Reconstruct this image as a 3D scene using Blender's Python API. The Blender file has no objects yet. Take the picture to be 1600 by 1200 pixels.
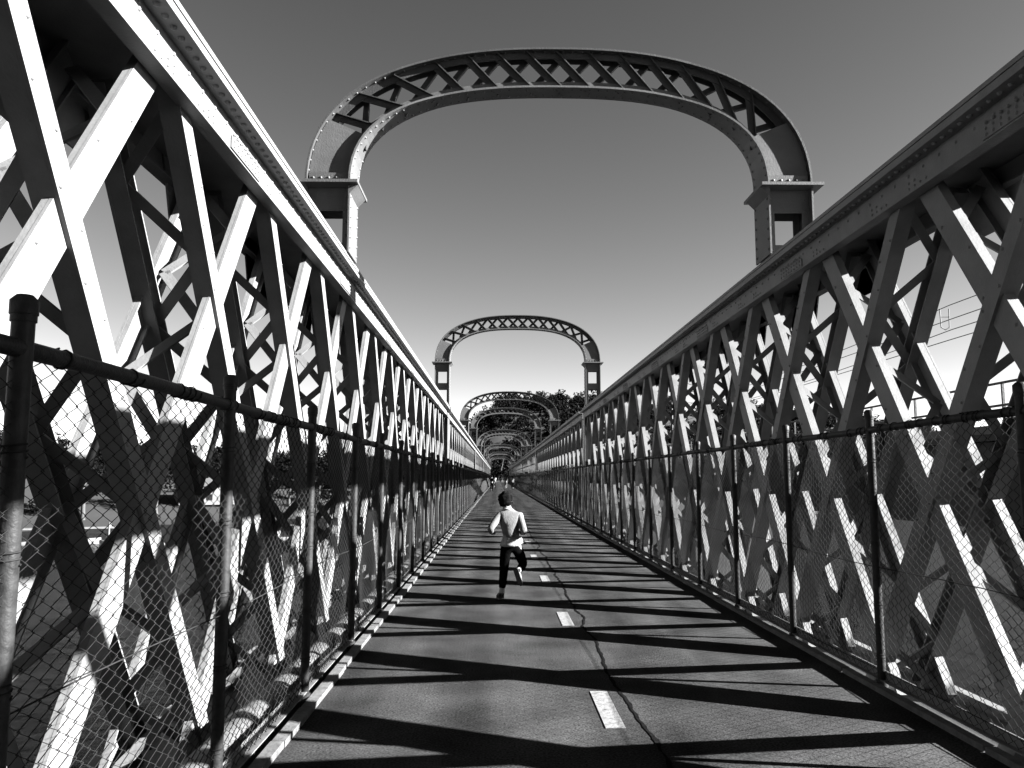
import bpy, math, random
import numpy as np
from math import sin, cos, tan, pi, radians, sqrt, atan2
from mathutils import Vector, Matrix, noise

random.seed(7)
rng = np.random.default_rng(7)
scene = bpy.context.scene
COL = scene.collection

# ------------------------------------------------------------------ helpers
def tag(o, label=None, cat=None, group=None, kind=None):
    if label: o['label'] = label
    if cat: o['category'] = cat
    if group: o['group'] = group
    if kind: o['kind'] = kind
    return o

def empty(name, loc=(0, 0, 0), label=None, cat=None, group=None, kind=None):
    o = bpy.data.objects.new(name, None)
    COL.objects.link(o)
    o.location = loc
    o.empty_display_size = 0.2
    return tag(o, label, cat, group, kind)

class MB:
    """collects faces, links them as one mesh object"""
    def __init__(s):
        s.v = []; s.f = []; s.sm = []
    def add(s, vs, fs, smooth=False):
        b = len(s.v)
        s.v.extend([tuple(p) for p in vs])
        for f in fs:
            s.f.append(tuple(i + b for i in f)); s.sm.append(smooth)
    def box(s, x0, x1, y0, y1, z0, z1):
        if x0 > x1: x0, x1 = x1, x0
        s.add([(x0,y0,z0),(x1,y0,z0),(x1,y1,z0),(x0,y1,z0),(x0,y0,z1),(x1,y0,z1),(x1,y1,z1),(x0,y1,z1)],
              [(0,3,2,1),(4,5,6,7),(0,1,5,4),(1,2,6,5),(2,3,7,6),(3,0,4,7)])
    def beam(s, p, q, w, t, up):
        """rectangular bar from p to q; w across 'up x dir', t along up"""
        p = Vector(p); q = Vector(q); d = (q - p).normalized(); up = Vector(up)
        sd = d.cross(up).normalized(); u = sd.cross(d).normalized()
        vs = []
        for c in (p, q):
            for a, b in ((-1,-1),(1,-1),(1,1),(-1,1)):
                vs.append(c + sd * (a * w / 2) + u * (b * t / 2))
        s.add(vs, [(0,1,2,3),(7,6,5,4),(0,4,5,1),(1,5,6,2),(2,6,7,3),(3,7,4,0)])
    def tube(s, pts, r, n=8, cap=True, smooth=True):
        pts = [Vector(p) for p in pts]
        rr = r if isinstance(r, (list, tuple)) else [r] * len(pts)
        vs = []; prev = None
        for i, p in enumerate(pts):
            a = pts[max(i - 1, 0)]; b = pts[min(i + 1, len(pts) - 1)]
            d = (b - a).normalized()
            if prev is None:
                ref = Vector((0, 0, 1)) if abs(d.z) < .9 else Vector((1, 0, 0))
                u = d.cross(ref).normalized()
            else:
                u = (prev - d * prev.dot(d)).normalized()
            prev = u; w = d.cross(u)
            for k in range(n):
                an = 2 * pi * k / n
                vs.append(p + u * (cos(an) * rr[i]) + w * (sin(an) * rr[i]))
        fs = []
        for i in range(len(pts) - 1):
            for k in range(n):
                a = i * n + k; b = i * n + (k + 1) % n
                fs.append((a, b, b + n, a + n))
        s.add(vs, fs, smooth)
        if cap:
            s.add([vs[k] for k in range(n)], [tuple(range(n))[::-1]])
            m = (len(pts) - 1) * n
            s.add([vs[m + k] for k in range(n)], [tuple(range(n))])
    def rivet(s, c, nrm, r=.016):
        c = Vector(c); nrm = Vector(nrm).normalized()
        u = nrm.orthogonal().normalized(); w = nrm.cross(u)
        vs = []
        for h, rad in ((-.002, 1.0), (.5, .8)):
            for k in range(6):
                an = 2 * pi * k / 6
                vs.append(c + u * (cos(an) * rad * r) + w * (sin(an) * rad * r) + nrm * (h * r if h > 0 else h))
        vs.append(c + nrm * (r * .85))
        fs = [(k, (k + 1) % 6, 6 + (k + 1) % 6, 6 + k) for k in range(6)] + [(6 + k, 6 + (k + 1) % 6, 12) for k in range(6)]
        s.add(vs, fs, True)
    def blob(s, c, rx, ry, rz, nu=10, nv=7, jit=0.0, seed=0):
        vs = []; fs = []
        for j in range(nv + 1):
            ph = -pi / 2 + pi * j / nv
            for i in range(nu):
                th = 2 * pi * i / nu
                k = 1.0
                if jit: k += jit * noise.noise(Vector((cos(th)*cos(ph)*2.2 + seed, sin(th)*cos(ph)*2.2, sin(ph)*2.2)))
                vs.append((c[0] + rx*k*cos(th)*cos(ph), c[1] + ry*k*sin(th)*cos(ph), c[2] + rz*k*sin(ph)))
        for j in range(nv):
            for i in range(nu):
                fs.append((j*nu + i, j*nu + (i+1) % nu, (j+1)*nu + (i+1) % nu, (j+1)*nu + i))
        s.add(vs, fs, True)
    def mesh(s, name, mat):
        me = bpy.data.meshes.new(name)
        me.from_pydata(s.v, [], s.f)
        me.polygons.foreach_set('use_smooth', s.sm)
        me.materials.append(mat)
        me.update()
        return me
    def build(s, name, mat, parent=None, loc=None):
        return link(name, s.mesh(name, mat), parent, loc)

def link(name, me, parent=None, loc=None):
    o = bpy.data.objects.new(name, me)
    COL.objects.link(o)
    if parent: o.parent = parent
    if loc: o.location = loc
    return o

def copy_tree(o, parent=None, offset=None):
    c = o.copy(); COL.objects.link(c)
    if parent: c.parent = parent
    if offset is not None: c.location = offset
    for ch in o.children:
        copy_tree(ch, c)
    return c

# ------------------------------------------------------------------ materials (neutral greys: the picture is black and white)
def mat(name, lo, hi, rough=.6, scale=6.0, detail=8.0, spec=.3, bump=0.0, bscale=40.0, stains=0.0, metallic=0.0, coord='Object', contrast=(.35, .65), stain_col=.04):
    m = bpy.data.materials.new(name); m.use_nodes = True
    nt = m.node_tree; N = nt.nodes; L = nt.links
    bs = N['Principled BSDF']
    bs.inputs['Roughness'].default_value = rough
    bs.inputs['Specular IOR Level'].default_value = spec
    bs.inputs['Metallic'].default_value = metallic
    tc = N.new('ShaderNodeTexCoord')
    n1 = N.new('ShaderNodeTexNoise'); n1.inputs['Scale'].default_value = scale; n1.inputs['Detail'].default_value = detail
    n1.inputs['Roughness'].default_value = .6
    L.new(tc.outputs[coord], n1.inputs['Vector'])
    cr = N.new('ShaderNodeValToRGB')
    cr.color_ramp.elements[0].position = contrast[0]; cr.color_ramp.elements[1].position = contrast[1]
    cr.color_ramp.elements[0].color = (lo, lo, lo, 1); cr.color_ramp.elements[1].color = (hi, hi, hi, 1)
    L.new(n1.outputs['Fac'], cr.inputs['Fac'])
    out = cr.outputs['Color']
    if stains > 0:
        n2 = N.new('ShaderNodeTexNoise'); n2.inputs['Scale'].default_value = scale * 3.1; n2.inputs['Detail'].default_value = 10
        n2.inputs['Roughness'].default_value = .72
        L.new(tc.outputs[coord], n2.inputs['Vector'])
        r2 = N.new('ShaderNodeValToRGB')
        r2.color_ramp.elements[0].position = .62; r2.color_ramp.elements[1].position = .72
        r2.color_ramp.elements[0].color = (0, 0, 0, 1); r2.color_ramp.elements[1].color = (stains,) * 3 + (1,)
        L.new(n2.outputs['Fac'], r2.inputs['Fac'])
        mx = N.new('ShaderNodeMix'); mx.data_type = 'RGBA'
        L.new(r2.outputs['Color'], mx.inputs[0]); L.new(out, mx.inputs[6])
        mx.inputs[7].default_value = (stain_col,) * 3 + (1,)
        out = mx.outputs[2]
    L.new(out, bs.inputs['Base Color'])
    if bump > 0:
        n3 = N.new('ShaderNodeTexNoise'); n3.inputs['Scale'].default_value = bscale; n3.inputs['Detail'].default_value = 6
        L.new(tc.outputs[coord], n3.inputs['Vector'])
        bp = N.new('ShaderNodeBump'); bp.inputs['Strength'].default_value = bump; bp.inputs['Distance'].default_value = .02
        L.new(n3.outputs['Fac'], bp.inputs['Height']); L.new(bp.outputs['Normal'], bs.inputs['Normal'])
    return m

M = {}
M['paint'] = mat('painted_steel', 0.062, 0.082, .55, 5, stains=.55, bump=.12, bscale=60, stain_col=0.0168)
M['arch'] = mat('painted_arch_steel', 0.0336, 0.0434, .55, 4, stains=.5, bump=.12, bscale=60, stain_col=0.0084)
M['arch_shaded'] = mat('shaded_arch_steel', 0.0126, 0.0210, .6, 4, stains=.5, bump=.15, bscale=60, stain_col=0.0070)  # arch steel with shade put into its colour, for lattice and near outer flanges
M['galv'] = mat('galvanised_pipe', 0.0057, 0.0148, .5, 22, stains=.8, bump=.15, bscale=90, spec=.08, stain_col=0.0049)
M['wire'] = mat('chain_wire', 0.0076, 0.0127, .7, 30, spec=.02)
M['kerb'] = mat('kerb_concrete', 0.032, 0.062, .8, 14, stains=.5, bump=.3, stain_col=0.0168)
M['line'] = mat('road_paint', 0.0630, 0.1190, 1.0, 22, stains=1.0, bump=.2, detail=12, contrast=(.3, .6), spec=0, stain_col=0.0336)
M['tar'] = mat('tar_seal', 0.003, 0.006, .9, 30, spec=0)
M['concrete'] = mat('viaduct_concrete', 0.0220, 0.0321, .85, 1.2, stains=.5, bump=.15, bscale=15, stain_col=0.0273)
M['pale_concrete'] = mat('pale_concrete', 0.0592, 0.0761, .8, 3, stains=.4, stain_col=0.0511)
M['dark_steel'] = mat('dark_steel', 0.0051, 0.0085, .6, 8)
M['pipe'] = mat('water_main', 0.0367, 0.0577, .6, 7, stains=.7, bump=.2, stain_col=0.0168)
M['leaf_dark'] = mat('leaves_dark', 0.0008, 0.0028, .7, 1.4, spec=.02)
M['leaf_mid'] = mat('leaves_mid', 0.0014, 0.0042, .7, 1.2, spec=.02)
M['leaf_light'] = mat('leaves_light', 0.0028, 0.0077, .7, 1.1, spec=.02)
M['bark'] = mat('bark', 0.0118, 0.0338, .9, 6, bump=.4, bscale=20)
M['soil'] = mat('bank_soil', 0.0007, 0.0021, .95, .25, bump=.4, bscale=3, coord='Object')
M['boat'] = mat('boat_gelcoat', 0.0676, 0.0845, .35, 4)
M['boat_dark'] = mat('boat_glass', 0.0034, 0.0068, .2, 4)
M['timber'] = mat('weathered_timber', 0.0507, 0.0761, .8, 9, bump=.2)
M['render'] = mat('house_render', 0.0540, 0.0676, .8, 2, stains=.3, stain_col=0.0679)
M['roof'] = mat('roof_tiles', 0.0203, 0.0338, .8, 4)
M['skin'] = mat('skin', 0.0628, 0.0785, .55, 14)
M['hair'] = mat('hair', 0.0014, 0.0049, .5, 26, spec=.0, bump=.4, bscale=80)
M['sweater'] = mat('pale_sweater', 0.038, 0.056, .9, 16, bump=.3, bscale=60)
M['shirt'] = mat('white_cloth', 0.1190, 0.1540, .85, 16, bump=.2, bscale=50)
M['trousers'] = mat('black_cloth', 0.0012, 0.0022, .9, 16, spec=0, bump=.2, bscale=50)
M['shoe'] = mat('dark_shoe', 0.0051, 0.0101, .6, 20)
M['sole'] = mat('shoe_sole', 0.0105, 0.0210, .7, 20)
M['eye'] = mat('eye', 0.0034, 0.0085, .2, 20)

# asphalt: fine grain, long worn wheel bands, blotches
def asphalt():
    m = bpy.data.materials.new('asphalt'); m.use_nodes = True
    nt = m.node_tree; N = nt.nodes; L = nt.links; bs = N['Principled BSDF']
    bs.inputs['Roughness'].default_value = 1.0; bs.inputs['Specular IOR Level'].default_value = .0
    tc = N.new('ShaderNodeTexCoord')
    def nz(scale, detail, vec=None):
        n = N.new('ShaderNodeTexNoise'); n.inputs['Scale'].default_value = scale; n.inputs['Detail'].default_value = detail
        L.new(vec or tc.outputs['Object'], n.inputs['Vector']); return n.outputs['Fac']
    mp = N.new('ShaderNodeMapping'); mp.inputs['Scale'].default_value = (2.2, .16, 1)
    L.new(tc.outputs['Object'], mp.inputs['Vector'])
    a = nz(75, 4); b = nz(1.0, 4, mp.outputs['Vector']); c = nz(1.6, 6)
    def ramp(f, p0, p1, c0, c1):
        r = N.new('ShaderNodeValToRGB'); r.color_ramp.elements[0].position = p0; r.color_ramp.elements[1].position = p1
        r.color_ramp.elements[0].color = (c0,)*3 + (1,); r.color_ramp.elements[1].color = (c1,)*3 + (1,)
        L.new(f, r.inputs['Fac']); return r.outputs['Color']
    def mul(x, y):
        mx = N.new('ShaderNodeMix'); mx.data_type = 'RGBA'; mx.blend_type = 'MULTIPLY'; mx.inputs[0].default_value = 1
        L.new(x, mx.inputs[6]); L.new(y, mx.inputs[7]); return mx.outputs[2]
    col = mul(mul(ramp(a, .28, .74, .007, .046), ramp(b, .35, .65, .72, 1.15)), ramp(c, .3, .7, .55, 1.2))
    L.new(col, bs.inputs['Base Color'])
    bp = N.new('ShaderNodeBump'); bp.inputs['Strength'].default_value = .35; bp.inputs['Distance'].default_value = .006
    L.new(nz(220, 4), bp.inputs['Height']); L.new(bp.outputs['Normal'], bs.inputs['Normal'])
    return m
M['asphalt'] = asphalt()

def water_mat():
    m = bpy.data.materials.new('river_water'); m.use_nodes = True
    nt = m.node_tree; N = nt.nodes; L = nt.links; bs = N['Principled BSDF']
    bs.inputs['Base Color'].default_value = (.002, .002, .002, 1)
    bs.inputs['Roughness'].default_value = .25; bs.inputs['IOR'].default_value = 1.33; bs.inputs['Specular IOR Level'].default_value = .05
    tc = N.new('ShaderNodeTexCoord')
    n = N.new('ShaderNodeTexNoise'); n.inputs['Scale'].default_value = .35; n.inputs['Detail'].default_value = 10; n.inputs['Roughness'].default_value = .6
    L.new(tc.outputs['Object'], n.inputs['Vector'])
    bp = N.new('ShaderNodeBump'); bp.inputs['Strength'].default_value = 1.0; bp.inputs['Distance'].default_value = .6
    L.new(n.outputs['Fac'], bp.inputs['Height']); L.new(bp.outputs['Normal'], bs.inputs['Normal'])
    return m
M['water'] = water_mat()

# ------------------------------------------------------------------ layout constants (metres, camera stands at x=0, y=0)
XC = .66                      # bridge axis
CAMZ = 1.5
SUN_E = radians(23); SUN_A = radians(10)
PITCH = 18.2                  # arch to arch
SPAN = 36.4
JOINT0 = 29.0
END_Y = JOINT0 + SPAN * 5     # 211
P_ = 1.84; K = .72
Z_TOP = 3.56

# ------------------------------------------------------------------ walkway (setting)
mb = MB(); mb.box(-1.262, 2.732, -12, END_Y + 60, -.22, 0)
walk = tag(mb.build('walkway', M['asphalt']), kind='structure')
for side, x0, x1 in (('l', -1.262, -1.185), ('r', 2.668, 2.732)):
    mb = MB()
    y = -8.0
    while y < END_Y + 20:
        L_ = 1.84 + random.uniform(-.05, .05)
        mb.box(x0 + random.uniform(0, .006), x1 + random.uniform(-.006, .006), y, y + L_ - .015, -.05, .034 + random.uniform(0, .006))
        y += L_
    mb.build('kerb_strip', M['kerb'], walk)
dm = MB(); dm.box(-.06, .06, 0, .86, 0, .004)
dme = dm.mesh('lane_dash', M['line'])
for i in range(-1, 60):
    link('lane_dash', dme, walk, (.715 + .012 * sin(i * 1.7), 5.15 + 3.45 * i, .001))
# tar seal wandering beside the dashes
mb = MB()
pts = []
y = 2.0
while y < 70:
    px = .90 + .09 * noise.noise(Vector((0, y * .55, 3.1))) + .05 * noise.noise(Vector((5, y * 1.6, 1))) + .02 * noise.noise(Vector((5, y * 6, 1)))
    pts.append((px, y, .011 + .009 * noise.noise(Vector((9, y * 5, 0))) + .006 * noise.noise(Vector((9, y * 31, 0))))); y += .025
vs = []; fs = []
for i, (x, y, w) in enumerate(pts):
    vs += [(x - w, y, .004), (x + w, y, .004)]
    if i: fs.append((2*i-2, 2*i-1, 2*i+1, 2*i))
mb.add(vs, fs); mb.build('tar_seam', M['tar'], walk)
# cross girders under the deck
mb = MB()
y = -7.2
while y < END_Y:
    mb.box(-1.60, 2.92, y - .09, y + .09, -.62, -.225); y += P_ * 2
mb.build('cross_girders', M['dark_steel'], walk)['kind'] = 'stuff'

# ------------------------------------------------------------------ lattice trusses
def bar_mb(side, fam, z0, z1):
    """laced strut: inner flat + outer flat. local origin at crossing height 2.6, y = 0"""
    kk = -K if fam == 'N' else K
    w = .135 if fam == 'N' else .20
    dep = .105 if fam == 'N' else (.055 if side > 0 else .03)
    xin = 2.438 if fam == 'N' else 2.462
    xout = 2.955 if fam == 'N' else 2.930
    b = MB()
    X = lambda h: XC + side * h
    P = lambda h, z, o=0: Vector((X(h), kk * (z - 2.6), z))
    d = (P(0, z1) - P(0, z0)).normalized()
    inpl = d.cross(Vector((1, 0, 0))).normalized()
    for xf, sg in ((xin, 1), (xout, -1)):
        b.beam(P(xf + sg*.008, z0), P(xf + sg*.008, z1), w, .016, (1, 0, 0))
        for e in (-1, 1):
            off = inpl * (e * (w / 2 - .007))
            c = xf + sg * (.017 + dep / 2)
            b.beam(P(c, z0) + off, P(c, z1) + off, .012, dep, (1, 0, 0))
    # rivet heads in pairs on the walkway face
    if side > 0 or True:
        z = z0 + .22
        n = 0
        while z < z1 - .1:
            o = inpl * ((.3 if n % 2 else -.3) * w)
            b.rivet(P(xin, z) + o, (-side, 0, 0), .013); z += .17 if fam == 'N' else .3; n += 1
    lc = MB()
    z = z0 + .05; flip = (fam == 'F')
    st = .38
    while z + st < z1:
        a, c = (xin + .06, xout - .06) if not flip else (xout - .06, xin + .06)
        lc.beam(P(a, z), P(c, z + st), .014, .07, inpl.cross(Vector((1,0,0))) if False else d)
        flip = not flip; z += st
    return b, lc

def make_truss(side, y0, y1, label, detail, phase):
    """one riveted lattice truss between two piers"""
    t = empty('lattice_truss', (XC + side * 2.7, y0, -.45), label, 'bridge truss', 'lattice truss spans of the bridge')
    off = (-(XC + side * 2.7), -y0, .45)
    X = lambda h: XC + side * h
    A, B = y0 + .12, y1 - .12
    # top chord: two plates, angles, cover plate with overhang
    b = MB()
    b.box(X(2.350), X(2.368), A, B, Z_TOP, 3.75)
    b.box(X(3.010), X(3.028), A, B, Z_TOP, 3.75)
    b.box(X(2.3675), X(2.45), A, B, Z_TOP + .002, Z_TOP + .016)       # lower angle legs
    b.box(X(2.93), X(3.0105), A, B, Z_TOP + .002, Z_TOP + .016)
    b.box(X(2.235), X(3.14), A, B, 3.75, 3.785)
    b.box(X(2.250), X(3.125), A, B, 3.787, 3.815)
    b.box(X(2.243), X(3.132), A + .4, B - .6, 3.817, 3.848)
    if detail == 0:
        y = A + .1
        while y < min(B, 24):
            b.rivet((X(2.292), y, 3.75), (0, 0, -1), .021); y += .105
        y = A + .05
        while y < min(B, 16):
            b.rivet((X(2.350), y, 3.69), (-side, 0, 0), .014); y += .21
    tc_ = b
    # bottom chord: trough
    b = MB()
    b.box(X(2.350), X(2.368), A, B, -.52, -.19)
    b.box(X(3.010), X(3.028), A, B, -.52, -.19)
    b.box(X(2.3685), X(3.0095), A, B, -.275, -.25)
    b.box(X(2.27), X(2.3495), A, B, -.215, -.20)
    b.box(X(3.0285), X(3.11), A, B, -.215, -.20)
    b.build('bottom_chord', M['paint'], t, off)
    # splice plates with rivet fields
    if detail <= 1:
        y = y0 + (.6 if side > 0 else 1.4)
        while y < B - 1:
            b = MB()
            b.box(X(2.340), X(2.3495), y, y + .62, Z_TOP + .012, 3.65)
            if y < 25:
                for r in range(3):
                    for c in range(8):
                        b.rivet((X(2.3395), y + .05 + c * .075, Z_TOP + .035 + r * .038), (-side, 0, 0), .0125)
            b.build('splice_plate', M['paint'], t, off)
            y += 3.68
        y = phase
        while y - .9 > y0: y -= P_
        while y < min(B - 1, 24):
            for kk in (-.62, .62):
                if y + kk > A + .3:
                    for c in range(4):
                        tc_.rivet((X(2.350), y + kk - .12 + c * .08, Z_TOP + .035), (-side, 0, 0), .0125)
                    for c in range(2):
                        tc_.rivet((X(2.350), y + kk + .04 + c * .08, Z_TOP + .075), (-side, 0, 0), .0125)
            y += P_
    tc_.build('top_chord', M['paint'], t, off)
    # gusset plates at the top nodes of the outer web
    b = MB()
    y = phase + P_ / 2
    while y > y0 + 1: y -= P_
    y += P_
    while y < B - .7:
        zb = 3.30
        b.add([(X(2.99), y - .55, 3.74), (X(2.99), y + .55, 3.74), (X(2.99), y + .38, zb), (X(2.99), y - .38, zb),
               (X(3.004), y - .55, 3.74), (X(3.004), y + .55, 3.74), (X(3.004), y + .38, zb), (X(3.004), y - .38, zb)],
              [(0,1,2,3),(7,6,5,4),(0,4,5,1),(1,5,6,2),(2,6,7,3),(3,7,4,0)])
        y += P_
    b.build('gusset_plates', M['paint'], t, off)['kind'] = 'stuff'
    # end posts
    for yy in (A + .02, B - .32):
        b = MB()
        b.box(X(2.372), X(2.386), yy, yy + .30, -.245, 3.74); b.box(X(2.992), X(3.006), yy, yy + .30, -.245, 3.74)
        b.box(X(2.387), X(2.991), yy + .12, yy + .135, -.24, 3.73)
        b.build('end_post', M['paint'], t, off)
    # lattice bars
    zlo, zhi = -.24, 3.70
    if detail <= 1:
        full = {}
        for fam in 'FN':
            bm_, lm_ = bar_mb(side, fam, zlo, zhi)
            full[fam] = (bm_.mesh('diagonal_strut', M['paint']), lm_.mesh('lacing', M['paint']))
        i0 = int((y0 - phase) / P_) - 3; i1 = int((y1 - phase) / P_) + 3
        for i in range(i0, i1 + 1):
            yc = phase + i * P_
            for fam in 'FN':
                kk = -K if fam == 'N' else K
                ya, yb = yc + kk * (zlo - 2.6), yc + kk * (zhi - 2.6)
                lo, hi = min(ya, yb), max(ya, yb)
                if hi < A + .6 or lo > B - .6: continue
                if lo >= A + .3 and hi <= B - .3:
                    mb_, ml_ = full[fam]
                else:   # clipped at the end post
                    zs = sorted(((A + .3 - yc) / kk + 2.6, (B - .3 - yc) / kk + 2.6))
                    za, zb = max(zlo, zs[0]), min(zhi, zs[1])
                    if zb - za < .5: continue
                    p, q = bar_mb(side, fam, za, zb)
                    mb_ = p.mesh('diagonal_strut', M['paint']); ml_ = q.mesh('lacing', M['paint']) if q.v else None
                o = link('diagonal_strut', mb_, t, (off[0], yc - y0, off[2]))
                if ml_: link('lacing', ml_, o)
    else:
        b = MB()
        i0 = int((y0 - phase) / P_) - 1; i1 = int((y1 - phase) / P_) + 2
        X2 = {'N': (2.446, 2.947), 'F': (2.47, 2.922)}
        for i in range(i0, i1 + 1):
            yc = phase + i * P_
            for fam in 'FN':
                kk = -K if fam == 'N' else K
                zs = sorted(((A + .3 - yc) / kk + 2.6, (B - .3 - yc) / kk + 2.6))
                za, zb = max(zlo, zs[0]), min(zhi, zs[1])
                if zb - za < .3: continue
                for h in X2[fam]:
                    oo = 0
                    b.beam((X(h), yc + oo + kk * (za - 2.6), za), (X(h), yc + oo + kk * (zb - 2.6), zb), .15 if fam == 'N' else .2, .03, (1, 0, 0))
        b.build('lattice_web', M['paint'], t, off)
    return t

ORD = ['nearest', 'second', 'third', 'fourth', 'fifth', 'sixth']
for si, side in enumerate((-1, 1)):
    nm = 'left' if side < 0 else 'right'
    for n in range(6):
        y0 = JOINT0 + SPAN * (n - 1); y1 = y0 + SPAN
        if side < 0:
            lab = ['white sunlit lattice truss along the left of the walkway, nearest span',
                   'white sunlit lattice truss on the left beyond the first pier, second span',
                   'third span of the sunlit left lattice truss', 'fourth span of the sunlit left lattice truss',
                   'fifth span of the sunlit left lattice truss', 'farthest span of the sunlit left lattice truss'][n]
        else:
            lab = ['shaded grey lattice truss along the right of the walkway, nearest span',
                   'shaded lattice truss on the right beyond the first pier, second span',
                   'third span of the shaded right lattice truss', 'fourth span of the shaded right lattice truss',
                   'fifth span of the shaded right lattice truss', 'farthest span of the shaded right lattice truss'][n]
        make_truss(side, y0, y1, lab, min(n, 2), 5.22 if side < 0 else 5.05)

# piers below the joints
for n in range(1, 6):
    y = JOINT0 + SPAN * (n - 1)
    p = empty('bridge_pier', (XC, y, -9), ['masonry pier under the first joint of the lattice trusses', 'second masonry pier of the footbridge from the camera',
              'third masonry pier of the footbridge from the camera', 'fourth masonry pier of the footbridge from the camera', 'farthest masonry pier of the footbridge'][n-1], 'pier', 'piers under the lattice bridge')
    b = MB(); b.add([(-3.6,-1,0),(3.6,-1,0),(3.6,1,0),(-3.6,1,0),(-3.4,-.8,8.2),(3.4,-.8,8.2),(3.4,.8,8.2),(-3.4,.8,8.2)],
              [(0,3,2,1),(4,5,6,7),(0,1,5,4),(1,2,6,5),(2,3,7,6),(3,0,4,7)]); b.build('shaft', M['concrete'], p)
    b = MB(); b.box(-3.7, 3.7, -1.0, 1.0, 8.203, 8.56); b.build('pier_cap', M['concrete'], p)

# ------------------------------------------------------------------ water main along the left truss
pm = empty('water_main', (-1.49, -7, -.02), 'large pipe running beside the left edge of the walkway outside the fence', 'pipe')
b = MB(); b.tube([(0, y, 0) for y in np.linspace(0, END_Y + 7, 40)], .135, 20); b.build('pipe', M['pipe'], pm)
b = MB()
y = 2.0
cm = None
for i in range(40):
    if cm is None:
        b.tube([(0, -.06, 0), (0, .06, 0)], .155, 20); cm = b.mesh('pipe_collar', M['pipe'])
    link('pipe_collar', cm, pm, (0, 1.1 + i * 3.66, 0))

# ------------------------------------------------------------------ chain link fences
FP = 1.78; ZR = 1.85
def mesh_panel():
    b = MB(); pit = .052; r = .0023
    z0, z1 = .07, ZR - .02
    nr = int((z1 - z0) / (pit / 2 * 1.08)); dz = (z1 - z0) / nr
    nw = int(FP / pit); pw = FP / nw
    for j in range(nw):
        ya = (j + .5) * pw; pts = []
        for i in range(nr + 1):
            s_ = 1 if (i + j) % 2 else -1
            sag = .006 * sin(i * .7 + j * .9) + .004 * sin(j * 2.3 + i * .21)
            pts.append((s_ * .0035 + .012 * sin(j * .35) * sin(i * .11) , ya + s_ * (pw / 2 + .001) + sag * .35, z0 + i * dz + sag * .4))
        b.tube(pts, r, 4, cap=False, smooth=True)
    return b.mesh('wire_mesh', M['wire'])
panel = mesh_panel()
def chain_fence(x, y_first, label):
    f = empty('chain_link_fence', (x, y_first, 0), label, 'fence', 'chain link fences along both edges of the walkway')
    inw = 1 if x < 0 else -1
    # one post with its cap, then copies
    b = MB()
    b.tube([(0, 0, -.15), (0, 0, 1.955)], .030, 12)
    post_me = b.mesh('post', M['galv'])
    b = MB(); b.tube([(0, 0, 1.945), (0, 0, 1.985), (0, 0, 2.0)], [.037, .037, .022], 12); b.tube([(0,0,1.925),(0,0,1.945)], .034, 12)
    cap_me = b.mesh('post_cap', M['galv'])
    ties = MB()
    ties.tube([(inw*.033*cos(a), .033*sin(a), .003*a) for a in np.linspace(0, 4*pi, 17)], .003, 4, cap=False)
    tie_me = ties.mesh('tie_wire', M['wire'])
    base = MB(); base.box(-.06, .06, -.06, .06, .0, .012); base.tube([(0, 0, .01), (0, 0, .05)], .042, 12)
    base_me = base.mesh('base_plate', M['galv'])
    n = int((END_Y - y_first) / FP)
    for i in range(-3, min(n, 97)):
        o = link('post', post_me, f, (0, i * FP, 0))
        o.rotation_euler = (random.uniform(-.006, .006), random.uniform(-.008, .008), 0)
        link('post_cap', cap_me, o)
        if i < 12:
            for z in (.25, .6, .95, 1.25, 1.6): link('tie_wire', tie_me, o, (0, 0, z + random.uniform(-.05, .05)))
        if i < 30: link('base_plate', base_me, o)
        link('wire_mesh', panel, f, (inw * -.0 - .0, i * FP, 0))
    b = MB()
    for i in range(97, n):
        b.tube([(0, i * FP, -.1), (0, i * FP, 2)], .03, 6)
    if b.v: b.build('far_posts', M['galv'], f)['kind'] = 'stuff'
    # top rail with wire lashings, bottom rail, tension wires
    b = MB()
    ys = np.arange(-3 * FP, n * FP, FP / 4)
    b.tube([(.002 * sin(y * 2), y, ZR + .004 * sin(y * 1.9)) for y in ys], .026, 10)
    y = -2.0
    while y < n * FP:      # sleeves where rail lengths join
        b.tube([(0, y - .05, ZR), (0, y + .05, ZR)], .031, 10); y += 5.9
    b.build('top_rail', M['galv'], f)
    b = MB()
    y = -1.0
    while y < 26:
        w = .05 + .06 * random.random()
        a0 = random.random() * 6
        b.tube([(.030 * cos(a0 + t * 9), y + t * w, ZR + .004 * sin(y * 1.9) + .030 * sin(a0 + t * 9)) for t in np.linspace(0, 1, 14)], .0036, 4, cap=False)
        y += random.choice((.09, .13, .2, .45))
    b.build('rail_lashing', M['wire'], f)['kind'] = 'stuff'
    b = MB()
    b.box(-.022, .022, -3 * FP, n * FP, .055, .062); b.box(-.022 * inw, -.016 * inw, -3 * FP, n * FP, .0625, .125)
    b.build('bottom_rail', M['paint'], f)
    b = MB()
    for z in (.12, .86):
        b.tube([(0, y, z + .012 * sin(y * 1.7 + z)) for y in ys], .0032, 4, cap=False)
    b.build('tension_wire', M['wire'], f)
    return f
chain_fence(-1.305, 2.26, 'tall chain link fence with pipe posts along the left edge of the walkway')
chain_fence(2.765, 4.30, 'tall chain link fence with pipe posts along the right edge of the walkway')

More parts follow.
